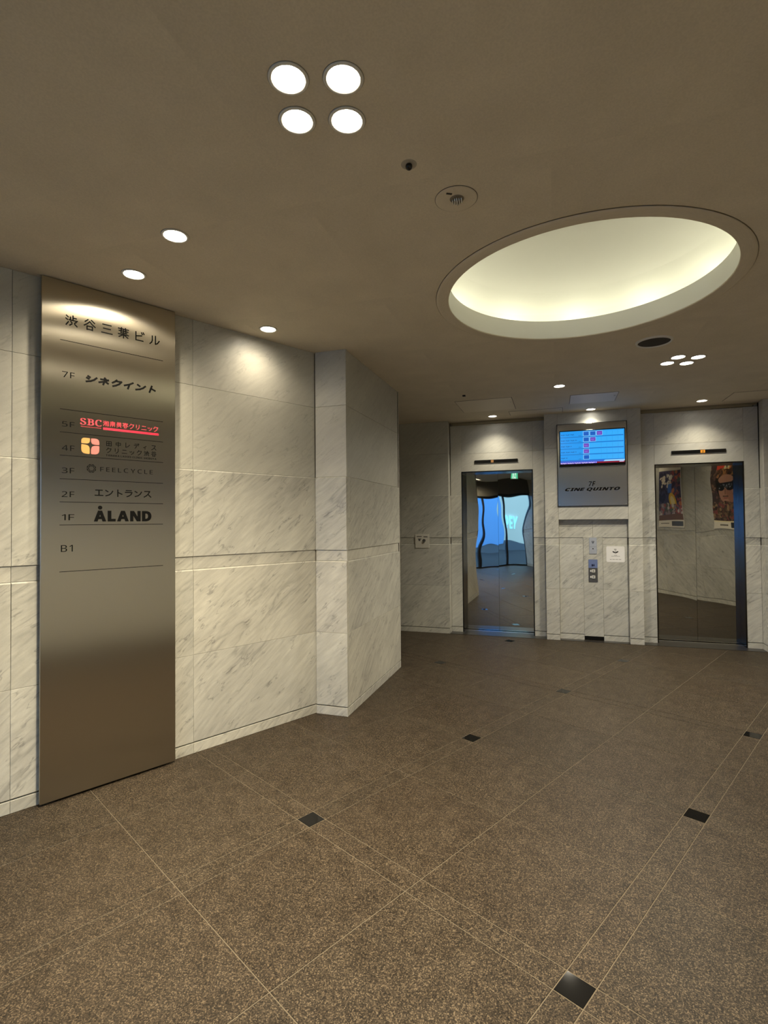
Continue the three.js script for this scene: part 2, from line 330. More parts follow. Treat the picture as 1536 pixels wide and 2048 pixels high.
// ------------------------------------------------------------------ lettering
const fonts = {};
for (const f of ['sans_regular', 'sans_bold', 'serif_bold']) fonts[f] = await new FontLoader().loadAsync(`fonts/droid/droid_${f}.typeface.json`);
const DEPTH = 0.0008;
function fit(g, x0, y0, x1, y1) {
  g.computeBoundingBox(); const b = g.boundingBox;
  g.translate(-b.min.x, -b.min.y, 0).scale((x1 - x0) / (b.max.x - b.min.x), (y1 - y0) / (b.max.y - b.min.y), 1).translate(x0, y0, 0);
  return g;
}
function latin(text, font, x0, y0, x1, y1, { gap = 0, slant = 0, bold = 0 } = {}) {
  const list = []; let x = 0;
  for (const ch of text) {
    if (ch === ' ') { x += 0.35; continue; }
    const g = new TextGeometry(ch, { font: fonts[font], size: 1, depth: DEPTH, curveSegments: 5, bevelEnabled: bold > 0, bevelThickness: 0.0002, bevelSize: bold, bevelSegments: 1 });
    g.computeBoundingBox(); const w = g.boundingBox.max.x - g.boundingBox.min.x;
    g.translate(x - g.boundingBox.min.x, 0, 0); x += w + 0.12 + gap; list.push(g);
  }
  const g = mergeGeometries(list);
  if (slant) g.applyMatrix4(new THREE.Matrix4().makeShear(0, 0, slant, 0, 0, 0));
  return fit(g, x0, y0, x1, y1);
}
const WATER = [[[8, 92], [22, 80]], [[4, 64], [18, 54]], [[6, 5], [24, 36]]];
const KANA = {
  'シ': [[[10, 88], [30, 75]], [[5, 62], [26, 50]], [[15, 8], [50, 22], [75, 45], [92, 78]]],
  'ネ': [[[42, 98], [55, 84]], [[12, 74], [82, 74], [50, 46], [8, 26]], [[52, 48], [52, 2]], [[60, 48], [92, 25]]],
  'ク': [[[38, 97], [25, 72], [8, 52]], [[34, 82], [88, 82], [75, 45], [50, 18], [25, 3]]],
  'イ': [[[80, 97], [50, 66], [8, 42]], [[52, 66], [52, 2]]],
  'ン': [[[10, 86], [36, 68]], [[12, 8], [50, 22], [75, 45], [92, 78]]],
  'ト': [[[35, 98], [35, 2]], [[35, 62], [85, 36]]],
  'エ': [[[12, 86], [88, 86]], [[50, 86], [50, 12]], [[5, 12], [95, 12]]],
  'ラ': [[[18, 93], [82, 93]], [[8, 66], [90, 66], [78, 35], [50, 12], [28, 3]]],
  'ス': [[[15, 90], [80, 90], [60, 50], [35, 22], [8, 4]], [[58, 46], [94, 5]]],
  'レ': [[[20, 96], [20, 8], [55, 22], [90, 58]]],
  'デ': [[[20, 90], [68, 90]], [[5, 62], [90, 62]], [[50, 62], [45, 30], [22, 4]], [[76, 98], [83, 82]], [[90, 100], [97, 85]]],
  'ィ': [[[68, 66], [45, 46], [14, 30]], [[46, 46], [46, 2]]],
  'リ': [[[22, 92], [22, 38]], [[75, 95], [75, 45], [62, 20], [35, 3]]],
  'ニ': [[[18, 78], [82, 78]], [[6, 15], [94, 15]]],
  'ッ': [[[12, 62], [22, 42]], [[40, 66], [50, 46]], [[85, 64], [72, 28], [35, 5]]],
  'ビ': [[[18, 94], [18, 12], [85, 12]], [[18, 52], [72, 64]], [[70, 96], [78, 78]], [[86, 99], [94, 82]]],
  'ル': [[[28, 90], [28, 45], [22, 25], [5, 6]], [[58, 94], [58, 10], [78, 22], [95, 50]]],
  '三': [[[14, 90], [86, 90]], [[20, 52], [80, 52]], [[5, 10], [95, 10]]],
  '谷': [[[36, 98], [12, 75]], [[64, 98], [90, 75]], [[50, 82], [30, 58], [5, 38]], [[50, 82], [70, 58], [95, 38]], [[28, 36], [28, 2]], [[72, 36], [72, 2]], [[28, 36], [72, 36]], [[28, 6], [72, 6]]],
  '渋': [...WATER, [[60, 98], [60, 55]], [[60, 78], [86, 78]], [[40, 82], [40, 55]], [[30, 55], [95, 55]], [[42, 42], [52, 32]], [[86, 44], [72, 32]], [[34, 5], [52, 22]], [[92, 4], [74, 22]]],
  '葉': [[[5, 88], [95, 88]], [[32, 99], [32, 79]], [[68, 99], [68, 79]], [[10, 67], [90, 67]], [[28, 77], [28, 48], [80, 48]], [[50, 77], [50, 48]], [[71, 77], [71, 48]], [[5, 33], [95, 33]], [[50, 46], [50, 0]], [[48, 32], [10, 6]], [[52, 32], [90, 6]]],
  '田': [[[10, 92], [10, 5]], [[90, 92], [90, 5]], [[10, 90], [90, 90]], [[10, 8], [90, 8]], [[50, 90], [50, 8]], [[10, 49], [90, 49]]],
  '中': [[[10, 76], [90, 76]], [[10, 76], [10, 35]], [[90, 76], [90, 35]], [[10, 38], [90, 38]], [[50, 98], [50, 0]]],
  '湘': [...WATER, [[28, 70], [58, 70]], [[43, 97], [43, 2]], [[42, 66], [28, 35]], [[45, 64], [58, 42]], [[64, 88], [64, 4]], [[94, 88], [94, 4]], [[64, 86], [94, 86]], [[64, 60], [94, 60]], [[64, 33], [94, 33]], [[64, 6], [94, 6]]],
  '南': [[[10, 85], [90, 85]], [[50, 99], [50, 68]], [[12, 66], [12, 2]], [[88, 66], [88, 2]], [[12, 66], [88, 66]], [[36, 60], [42, 50]], [[64, 60], [58, 50]], [[28, 44], [72, 44]], [[26, 26], [74, 26]], [[50, 44], [50, 4]]],
  '美': [[[32, 98], [38, 86]], [[68, 98], [62, 86]], [[12, 84], [88, 84]], [[18, 68], [82, 68]], [[8, 52], [92, 52]], [[50, 84], [50, 52]], [[10, 34], [90, 34]], [[50, 48], [42, 20], [8, 2]], [[52, 32], [92, 2]]],
  '容': [[[50, 99], [50, 90]], [[8, 88], [8, 74]], [[8, 88], [92, 88]], [[92, 88], [90, 74]], [[38, 78], [20, 62]], [[62, 78], [80, 62]], [[50, 70], [28, 46], [4, 36]], [[50, 70], [72, 46], [96, 36]], [[30, 34], [30, 2]], [[70, 34], [70, 2]], [[30, 34], [70, 34]], [[30, 5], [70, 5]]],
};
// stroke drawn characters, spread evenly over a box; wd = stroke width in metres
function kana(text, x0, y0, x1, y1, cw, wd, slant = 0) {
  const list = [], n = text.length, h = y1 - y0, step = n > 1 ? (x1 - x0 - cw) / (n - 1) : 0;
  [...text].forEach((ch, i) => {
    for (const line of KANA[ch]) for (let k = 0; k + 1 < line.length; k++) {
      const q = (p) => [x0 + i * step + p[0] / 100 * cw + slant * (p[1] - 50) / 100 * h, y0 + p[1] / 100 * h];
      const [ax, ay] = q(line[k]), [bx, by] = q(line[k + 1]), len = Math.hypot(bx - ax, by - ay);
      list.push(new THREE.BoxGeometry(len + wd * 0.8, wd, DEPTH).rotateZ(Math.atan2(by - ay, bx - ax)).translate((ax + bx) / 2, (ay + by) / 2, DEPTH / 2 + (k + i % 2) * 0.00002));
    }
  });
  return mergeGeometries(list);
}

// ------------------------------------------------------------------ the steel building directory
{
  const sign = group('building_directory', P(...L(0)), WA);
  tag(sign, 'tall brushed steel floor directory panel with black Japanese lettering', 'sign');
  const z = 0.045;
  mesh('panel', new RoundedBoxGeometry(0.73, 2.842, 0.016, 2, 0.002).translate(-0.47, 1.434, z - 0.008), M.brushed, sign);
  mesh('mounting_frame', mergeGeometries([span(-0.79, -0.15, 0.02, 2.85, 0.0, z - 0.017)]), M.backing, sign);
  const put = (name, geo, mat, label) => { const m = mesh(name, geo.translate(0, 0, z + 0.0002), mat, sign); if (label) m.userData.label = label; return m; };
  for (const y of [2.524, 2.140, 2.013, 1.8845, 1.7545, 1.627, 1.50, 1.243]) put('divider_line', span(-0.747, -0.183, y - 0.0016, y + 0.0016, 0, DEPTH), M.ink);
  const chars = (name, text, x0, y0, x1, y1, cw, wd, slant) => [...text].forEach((ch, i) => { const x = x0 + i * (x1 - x0 - cw) / (text.length - 1); put(name, kana(ch, x, y0, x + cw, y1, cw, wd, slant), M.ink); });
  chars('building_name_character', '渋谷三葉ビル', -0.722, 2.612, -0.203, 2.672, 0.063, 0.0068);
  for (const [t, y0, y1] of [['7F', 2.318, 2.351], ['5F', 2.044, 2.073], ['4F', 1.912, 1.942], ['3F', 1.786, 1.817], ['2F', 1.654, 1.686], ['1F', 1.526, 1.559]])
    put('floor_number', latin(t, 'sans_regular', -0.737, y0, -0.675, y1, { gap: 0.12 }), M.ink, 'floor number ' + t);
  put('floor_number', latin('B1', 'sans_regular', -0.740, 1.352, -0.682, 1.389, { gap: 0.12 }), M.ink, 'floor number B1');
  chars('cinema_name_character', 'シネクイント', -0.618, 2.312, -0.222, 2.352, 0.056, 0.0105, 0.35);
  const sbc = put('tenant_name', latin('SBC', 'serif_bold', -0.647, 2.066, -0.536, 2.104), M.pinkRed, 'red clinic name');
  put('tenant_name', kana('湘南美容クリニック', -0.528, 2.073, -0.212, 2.104, 0.031, 0.0032), M.pinkRed, 'red clinic name in Japanese characters');
  put('red_bar', span(-0.528, -0.210, 2.050, 2.064, 0, DEPTH), M.red, 'red underline bar');
  put('small_print', latin('Shonan Beauty Clinic', 'serif_bold', -0.644, 2.052, -0.538, 2.060), M.pinkRed);
  // four petal emblem
  const petal = (x0, y0, x1, y1, corner) => {
    const s = new THREE.Shape(), w = x1 - x0, h = y1 - y0, r = Math.min(w, h) * 0.62, q = Math.min(w, h) * 0.12;
    const rad = [0, 1, 2, 3].map((k) => (corner === k || corner === (k + 2) % 4 ? r : q));   // order: bl, br, tr, tl
    s.moveTo(x0 + rad[0], y0); s.lineTo(x1 - rad[1], y0); s.quadraticCurveTo(x1, y0, x1, y0 + rad[1]); s.lineTo(x1, y1 - rad[2]); s.quadraticCurveTo(x1, y1, x1 - rad[2], y1);
    s.lineTo(x0 + rad[3], y1); s.quadraticCurveTo(x0, y1, x0, y1 - rad[3]); s.lineTo(x0, y0 + rad[0]); s.quadraticCurveTo(x0, y0, x0 + rad[0], y0);
    return new THREE.ExtrudeGeometry(s, { depth: DEPTH, bevelEnabled: false, curveSegments: 6 });
  };
  put('emblem_petal', petal(-0.641, 1.961, -0.597, 1.993, 1), M.orange, 'orange emblem petal'); put('emblem_petal', petal(-0.591, 1.958, -0.548, 1.993, 0), M.pink, 'pink emblem petal');
  put('emblem_petal', petal(-0.641, 1.903, -0.598, 1.955, 0), M.orange, 'orange emblem petal'); put('emblem_petal', petal(-0.591, 1.903, -0.548, 1.952, 1), M.pink, 'pink emblem petal');
  chars('clinic_name_character', '田中レディス', -0.512, 1.957, -0.224, 1.987, 0.031, 0.0036);
  chars('clinic_name_character', 'クリニック渋谷', -0.512, 1.918, -0.224, 1.948, 0.031, 0.0036);
  put('small_print', latin('TANAKA LADIES CLINIC SHIBUYA', 'sans_bold', -0.512, 1.898, -0.224, 1.909, { gap: 0.1 }), M.ink);
  // faceted ring emblem
  const ring = []; const c = [-0.589, 1.821];
  const seg = (a, b) => { const len = Math.hypot(b[0] - a[0], b[1] - a[1]); ring.push(new THREE.BoxGeometry(len + 0.002, 0.0022, DEPTH).rotateZ(Math.atan2(b[1] - a[1], b[0] - a[0])).translate((a[0] + b[0]) / 2, (a[1] + b[1]) / 2, DEPTH / 2)); };
  const pt = (k, r, o = 0) => [c[0] + r * Math.cos((k + o) / 8 * Math.PI * 2), c[1] + r * Math.sin((k + o) / 8 * Math.PI * 2)];
  for (let k = 0; k < 8; k++) { seg(pt(k, 0.024, 0.5), pt(k + 1, 0.024, 0.5)); seg(pt(k, 0.0145), pt(k + 1, 0.0145)); seg(pt(k, 0.0145), pt(k, 0.024, 0.5)); seg(pt(k, 0.0145), pt(k, 0.024, -0.5)); }
  put('ring_emblem', mergeGeometries(ring), M.ink, 'faceted black ring emblem');
  put('tenant_name', latin('FEELCYCLE', 'sans_regular', -0.543, 1.807, -0.246, 1.833, { gap: 0.28 }), M.ink, 'gym name in thin spaced capitals');
  chars('entrance_character', 'エントランス', -0.572, 1.664, -0.255, 1.704, 0.046, 0.0062);
  put('tenant_name', latin('ALAND', 'sans_bold', -0.576, 1.518, -0.254, 1.581, { bold: 0.05 }), M.ink, 'shop name in heavy black capitals');
  put('tenant_name_dot', new THREE.CylinderGeometry(0.0115, 0.0115, DEPTH, 20).rotateX(Math.PI / 2).translate(-0.543, 1.598, DEPTH / 2), M.ink);
}

// ------------------------------------------------------------------ elevators
function leafGeometry(w, h, t, seed) {          // thin sheet steel is never quite flat
  const g = new THREE.BoxGeometry(w, h, t, 28, 56, 1), p = g.attributes.position, r = rng(seed), k = Array.from({ length: 8 }, () => r() * 6.28);
  for (let i = 0; i < p.count; i++) if (p.getZ(i) > 0) {
    const x = p.getX(i), y = p.getY(i);
    p.setZ(i, t / 2 + 0.00042 * (Math.sin(x * 9 + k[0] + 1.1 * Math.sin(y * 4.1 + k[1])) + 0.8 * Math.sin(y * 6.5 + k[2] + Math.sin(x * 7 + k[3]))) + 0.00010 * Math.sin(y * 17 + k[4]) * Math.sin(x * 14 + k[5]));
  }
  g.computeVertexNormals();
  return toCreasedNormals(g, 0.6);
}
BAY.forEach((b, i) => {
  const door = struct(group('door_' + (i + 1), P(0, FAR, 0)), i ? 'mirror steel elevator door reflecting film posters' : 'mirror steel elevator door reflecting the blue street');
  const mid = (b.a + b.b) / 2, h = TOP - 0.012;
  for (const s of [-1, 1]) mesh('door_panel', leafGeometry((b.b - b.a) / 2 - 0.0025, h - 0.012, 0.03, 31 + i * 7 + s).translate(mid + s * (b.b - b.a) / 4, h / 2 + 0.01, DZ - 0.015), M.mirrorSteel, door);
  for (const s of [-1, 1]) { const x = s < 0 ? b.a : b.b; mesh('door_jamb', span(Math.min(x, x - s * 0.014), Math.max(x, x - s * 0.014), 0.004, TOP, DZ + 0.001, BZ - 0.004), M.darkSteel, door).userData.label = 'dark polished jamb'; }
  mesh('door_head', span(b.a + 0.014, b.b - 0.014, TOP - 0.014, TOP - 0.001, DZ + 0.001, BZ - 0.004), M.darkSteel, door);
  mesh('door_sill', span(b.a + 0.014, b.b - 0.014, 0.0045, 0.010, DZ + 0.002, DZ + 0.05), M.chrome, door).userData.label = 'thin metal sill';
});
// floor position indicators
[[-1.042, -0.476, 2.285, 2.326], [1.338, 1.911, 2.293, 2.334]].forEach(([a, b, y0, y1], i) => {
  const g = group('position_indicator', P((a + b) / 2, FAR - BZ, 0));
  tag(g, i ? 'long black floor indicator strip with bright orange 2 lit' : 'long black floor indicator strip with faint amber digit', 'indicator', 'floor indicators over the elevators');
  mesh('strip', span(a - (a + b) / 2, b - (a + b) / 2, y0, y1, -0.006, 0.003), M.blackGloss, g);
  if (i) {
    mesh('lit_cell', span(0.022, 0.070, y0 + 0.003, y1 - 0.003, 0.003, 0.0036), M.orangeLed, g).userData.label = 'orange lit cell';
    mesh('digit', latin('2', 'sans_bold', 0.038, y0 + 0.009, 0.056, y1 - 0.009).translate(0, 0, 0.0037), M.ink, g);
    const l = new THREE.PointLight(new THREE.Color(1, 0.4, 0.05), 0.004); l.name = 'led_light'; l.position.set(0.046, (y0 + y1) / 2, 0.012); l.castShadow = true; g.add(l);
  } else mesh('lit_cell', span(-0.065, -0.030, y0 + 0.003, y1 - 0.003, 0.003, 0.0036), M.amberDim, g);
});

// ------------------------------------------------------------------ pillar: cinema sign, monitor, call panel, notices
{
  const g = group('cinema_sign', P(0.423, FAR, 0)); tag(g, 'brushed steel cinema sign plate reading 7F CINE QUINTO below the monitor', 'sign');
  const ox = -0.423, z = 0.024;
  mesh('edge_frame', span(0.018 + ox, 0.829 + ox, 1.678, 2.712, -0.004, z - 0.003), M.blackGloss, g).userData.label = 'black edge of the plate';
  mesh('panel', new RoundedBoxGeometry(0.795, 1.022, 0.006, 2, 0.001).translate(0.4235 + ox, 2.195, z), M.brushedSmall, g);
  const put = (name, geo) => mesh(name, geo.translate(ox, 0, z + 0.0032), M.ink, g);
  put('floor_number', latin('7F', 'sans_bold', 0.384, 1.924, 0.464, 1.982, { gap: 0.08, slant: 0.18 })).userData.label = 'black italic 7F';
  put('cinema_name', latin('CINE QUINTO', 'sans_bold', 0.108, 1.860, 0.742, 1.907, { gap: 0.0, slant: 0.3, bold: 0.05 })).userData.label = 'bold black slanted capitals CINE QUINTO';
  for (const [x, y] of [[0.042, 1.70], [0.805, 1.70], [0.042, 2.69], [0.805, 2.69]]) mesh('screw', new THREE.CylinderGeometry(0.006, 0.006, 0.003, 14).rotateX(Math.PI / 2).translate(x + ox, y, z + 0.0045), M.chrome, g);

  // screen print
  const cv = document.createElement('canvas'); cv.width = 1024; cv.height = 560; const c = cv.getContext('2d');
  c.fillStyle = '#1f9cf5'; c.fillRect(0, 0, 1024, 560);
  const rows = [['w', 'w', 'p'], ['w', 'p'], ['p'], ['p'], ['w']], names = ['CINE SCREEN A', 'CINE PROGRAM', 'MOVIE TIME', 'MIDDAY SHOW', 'SCREEN'];
  rows.forEach((cells, r) => {
    const y = 14 + r * 100;
    c.fillStyle = '#35b0ff'; c.fillRect(370, y, 640, 78); c.fillStyle = '#0f63c0'; c.fillRect(0, y + 84, 1010, 8);
    c.fillStyle = 'rgba(10,110,205,0.45)'; for (let k = 0; k < 5; k++) c.fillRect(660 + k * 88, y + 6, 3, 64);
    cells.forEach((t, k) => { const x = 382 + k * 106; c.fillStyle = '#8fd0ff'; c.fillRect(x - 8, y - 2, 98, 80); c.fillStyle = t === 'w' ? '#125fc4' : '#6a45c0'; c.fillRect(x, y + 4, 84, 66); if (t === 'p') { c.fillStyle = '#b884e6'; for (let q = 0; q < 7; q++) c.fillRect(x + 16 + q * 7, y + 26 + (q % 3) * 5, 4, 20 - (q % 2) * 8); } });
    c.fillStyle = '#0d4fa8'; for (let q = 0; q < [16, 20, 13, 19, 8][r]; q++) if (q % 6 !== 5) c.fillRect(16 + q * 13, y + 36 + (q * 7 % 3) * 3, 10, 14 - (q * 5 % 3) * 3);
    c.fillRect(300, y + 64, 42, 5);
  });
  c.fillStyle = '#3f68d8'; c.fillRect(0, 508, 700, 26); c.fillStyle = '#9fd8ff'; c.beginPath(); c.moveTo(690, 534); c.lineTo(720, 508); c.lineTo(1024, 508); c.lineTo(1024, 534); c.fill();
  c.fillStyle = '#6b53d0'; c.fillRect(0, 534, 590, 26); c.fillStyle = '#8a1030'; c.fillRect(590, 534, 434, 26);
  c.fillStyle = '#e6dcff'; for (let q = 0; q < 46; q++) if (q % 9 !== 8) c.fillRect(4 + q * 12.6, 538 + (q * 7 % 3) * 3, 9, 17 - (q * 5 % 4) * 2);
  c.fillRect(940, 538, 70, 12);
  const tex = new THREE.CanvasTexture(cv); tex.colorSpace = THREE.SRGBColorSpace;
  const m = group('wall_monitor', P(0.426, FAR, 0)); tag(m, 'wall monitor showing a blue cinema timetable above the steel sign', 'monitor');
  const mx = -0.426;
  mesh('bezel', new RoundedBoxGeometry(0.757, 0.452, 0.040, 2, 0.006).translate(0, 2.395, 0.05), M.blackGloss, m);
  const scr = mesh('screen', new THREE.PlaneGeometry(0.735, 0.405).translate(0, 2.405, 0.0705), std({ color: tint(0.01, 0.01, 0.01), roughness: 0.2, emissive: 0xffffff, emissiveMap: tex, emissiveIntensity: 0.95 }), m);
  scr.userData.label = 'blue timetable screen';
  const l = new THREE.RectAreaLight(new THREE.Color(0.12, 0.45, 1.0), 0.12, 0.72, 0.40); l.name = 'screen_light'; l.position.set(0, 2.405, 0.073); l.lookAt(0, 2.405, 1); m.add(l);
}
{
  const nz = FAR + 0.10;
  const r = group('card_reader', P(0.430, nz, 0)); tag(r, 'slim pale grey plate with two small symbols above call buttons', 'control plate');
  mesh('plate', new RoundedBoxGeometry(0.088, 0.205, 0.008, 2, 0.002).translate(0, 1.183, 0.004), M.greyPlate, r);
  mesh('symbol', mergeGeometries([latin('V', 'sans_bold', -0.014, 1.212, 0.014, 1.234), span(-0.016, 0.016, 1.236, 1.240, 0, DEPTH)].map((g) => g.index ? g.toNonIndexed() : g)).translate(0, 0, 0.0082), M.ink, r);
  mesh('symbol', new THREE.CylinderGeometry(0.007, 0.007, DEPTH, 16).rotateX(Math.PI / 2).translate(0, 1.146, 0.0085), M.ink, r);
  mesh('seam', span(-0.042, 0.042, 1.168, 1.170, 0.008, 0.0084), M.darkPlate, r);

  const c = group('call_button_panel', P(0.427, nz, 0)); tag(c, 'dark elevator call panel with blue top and two pale buttons', 'call panel');
  mesh('plate', new RoundedBoxGeometry(0.106, 0.281, 0.008, 2, 0.002).translate(0, 0.8705, 0.004), M.darkPlate, c);
  mesh('upper_plate', span(-0.052, 0.052, 0.905, 1.010, 0.008, 0.0095), M.bluePlate, c).userData.label = 'blue upper field with dark symbol';
  mesh('symbol', mergeGeometries([span(-0.017, 0.002, 0.925, 0.952, 0, DEPTH), span(0.005, 0.018, 0.928, 0.945, 0, DEPTH), span(-0.012, 0.014, 0.934, 0.939, 0, DEPTH), span(0.006, 0.017, 0.947, 0.954, 0, DEPTH)]).translate(0, 0, 0.0096), std({ color: tint(0.005, 0.01, 0.06), roughness: 0.5 }), c);
  for (const y of [0.868, 0.793]) {
    const b = mesh('button', new RoundedBoxGeometry(0.040, 0.036, 0.008, 2, 0.003).translate(0.004, y, 0.011), M.button, c); b.userData.label = 'pale square button';
    mesh('button_mark', span(-0.006, 0.014, y - 0.006, y + 0.006, 0.015, 0.0154), M.darkPlate, b);
    mesh('braille_label', span(-0.034, -0.021, y - 0.012, y + 0.012, 0.008, 0.0088), M.button, c);
  }
  // white notice with a plant symbol
  const cv = document.createElement('canvas'); cv.width = cv.height = 256; const x = cv.getContext('2d');
  x.fillStyle = '#e9e8e6'; x.fillRect(0, 0, 256, 256); x.fillStyle = '#2b2b2b'; x.strokeStyle = '#2b2b2b'; x.lineWidth = 5;
  x.beginPath(); x.ellipse(104, 92, 24, 11, 0.55, 0, 7); x.fill(); x.beginPath(); x.ellipse(150, 92, 26, 11, -0.55, 0, 7); x.fill();
  x.beginPath(); x.moveTo(128, 120); x.lineTo(128, 60); x.stroke(); for (const k of [-12, 0, 12]) { x.beginPath(); x.moveTo(128 + k, 58); x.quadraticCurveTo(120 + k, 48, 128 + k, 36); x.stroke(); }
  x.fillStyle = '#555'; for (let k = 0; k < 5; k++) x.fillRect(108 + k * 9, 142, 6, 8); for (let k = 0; k < 16; k++) x.fillRect(66 + k * 8, 160, 5, 8); for (let k = 0; k < 18; k++) if (k % 5 !== 3) x.fillRect(44 + k * 9.4, 212, 6, 9);
  const tex = new THREE.CanvasTexture(cv); tex.colorSpace = THREE.SRGBColorSpace;
  const n = group('notice_sticker', P(0.6885, nz, 0)); tag(n, 'white rounded square notice with dark plant symbol in the niche', 'notice');
  const s = new THREE.Shape(), w = 0.098, h = 0.0925, rr = 0.018; s.moveTo(-w + rr, -h); s.lineTo(w - rr, -h); s.quadraticCurveTo(w, -h, w, -h + rr); s.lineTo(w, h - rr); s.quadraticCurveTo(w, h, w - rr, h); s.lineTo(-w + rr, h); s.quadraticCurveTo(-w, h, -w, h - rr); s.lineTo(-w, -h + rr); s.quadraticCurveTo(-w, -h, -w + rr, -h);
  mesh('sheet', new THREE.ExtrudeGeometry(s, { depth: 0.003, bevelEnabled: false }).scale(1.07, 1.07, 1).translate(0, 1.079, 0.0001), M.sticker, n);
  const pg = new THREE.ShapeGeometry(s), uv = pg.attributes.uv, pp = pg.attributes.position; for (let i = 0; i < uv.count; i++) uv.setXY(i, (pp.getX(i) + w) / (2 * w), (pp.getY(i) + h) / (2 * h));
  mesh('print', pg.translate(0, 1.079, 0.0033), std({ map: tex, roughness: 0.5 }), n).userData.label = 'dark plant symbol and small print';
}
{
  const k = group('switch_plate', P(-1.745, FAR, 0)); tag(k, 'square pale wall plate with labels and a key switch', 'switch plate');
  mesh('plate', new RoundedBoxGeometry(0.195, 0.186, 0.010, 2, 0.002).translate(0, 1.238, 0.006), M.plate, k);
  for (const [a, b, y0, y1] of [[-0.075, -0.005, 1.295, 1.305], [0.02, 0.075, 1.290, 1.302], [-0.06, -0.01, 1.262, 1.272], [-0.05, -0.025, 1.240, 1.262]]) mesh('label_strip', span(a, b, y0, y1, 0.011, 0.0116), M.darkPlate, k);
  const b = mesh('key_cylinder', new THREE.CylinderGeometry(0.014, 0.016, 0.018, 20).rotateX(Math.PI / 2).translate(0.028, 1.228, 0.018), M.chrome, k); b.userData.label = 'chrome key cylinder';
  mesh('keyhole', span(0.026, 0.030, 1.222, 1.234, 0.027, 0.0276), M.black, b);
  mesh('dark_collar', new THREE.CylinderGeometry(0.022, 0.022, 0.004, 20).rotateX(Math.PI / 2).translate(0.028, 1.245, 0.013), M.darkPlate, k);
}

// ------------------------------------------------------------------ ceiling fittings
function downlight([s, d], warm, label, grp, power, angle = 74, pen = 1) {
  const g = group('downlight', P(s, d, CEIL)); tag(g, label, 'downlight', grp);
  mesh('trim_ring', lathe([[0.050, 0.004], [0.0505, -0.003], [0.054, -0.005], [0.060, -0.004], [0.064, -0.0005], [0.054, 0], [0.050, 0.004]], 36), M.trimWhite, g);
  mesh('reflector', lathe([[0.0505, 0], [0.049, 0.012], [0.047, 0.022], [0.053, 0.024], [0.053, 0]], 36), M.reflector, g);
  mesh('lens', new THREE.CylinderGeometry(0.048, 0.048, 0.004, 36).translate(0, 0.012, 0), warm ? M.lensWarm : M.lensNeutral, g).userData.label = 'glowing white lens';
  const l = new THREE.SpotLight(warm ? WARM : NEUTRAL, power, 0, R(angle), pen, 2); l.name = 'lamp_light'; l.castShadow = true; l.shadow.radius = 2.0;
  l.position.set(0, -0.002, 0); l.target.position.set(0, -1, 0); g.add(l); g.add(l.target); l.target.name = 'lamp_aim';
  return g;
}
near4.forEach((p) => downlight(p, true, 'bright round downlight in the square cluster of four beside the black sensor', 'cluster of four by the black sensor', 15.5));
far4.forEach((p) => downlight(p, false, 'round downlight in the square cluster of four past the dark speaker', 'cluster of four by the speaker', 6.5, 80));
addedBack4.forEach((p) => downlight(p, true, 'added unseen downlight in a square cluster of four near the entrance', 'added cluster of four by the entrance', 4.5));
downlight(singles.a, true, 'single round downlight, the farther one out from the steel directory', null, 6);
downlight(singles.b, true, 'single round downlight right above the top of the steel directory', null, 6);
downlight(singles.c, true, 'round downlight close to the marble wall between directory and pier', null, 1.3);
downlight(singles.f1, false, 'single round downlight between the cove and the metal ceiling hatch', null, 10, 80);
downlight(singles.e1, false, 'round downlight over the elevator with the blue reflection', null, 3.2, 60);
downlight(singles.e2, false, 'round downlight over the wall monitor', null, 1.8, 60);
downlight(singles.e3, false, 'round downlight over the elevator with poster reflections', null, 3.2, 60);
downlight(singles.addedG1, true, 'added unseen downlight in front of the poster wall', 'added poster wall downlights', 0.9);
downlight(singles.addedG2, true, 'added unseen downlight in front of the poster wall', 'added poster wall downlights', 0.9);
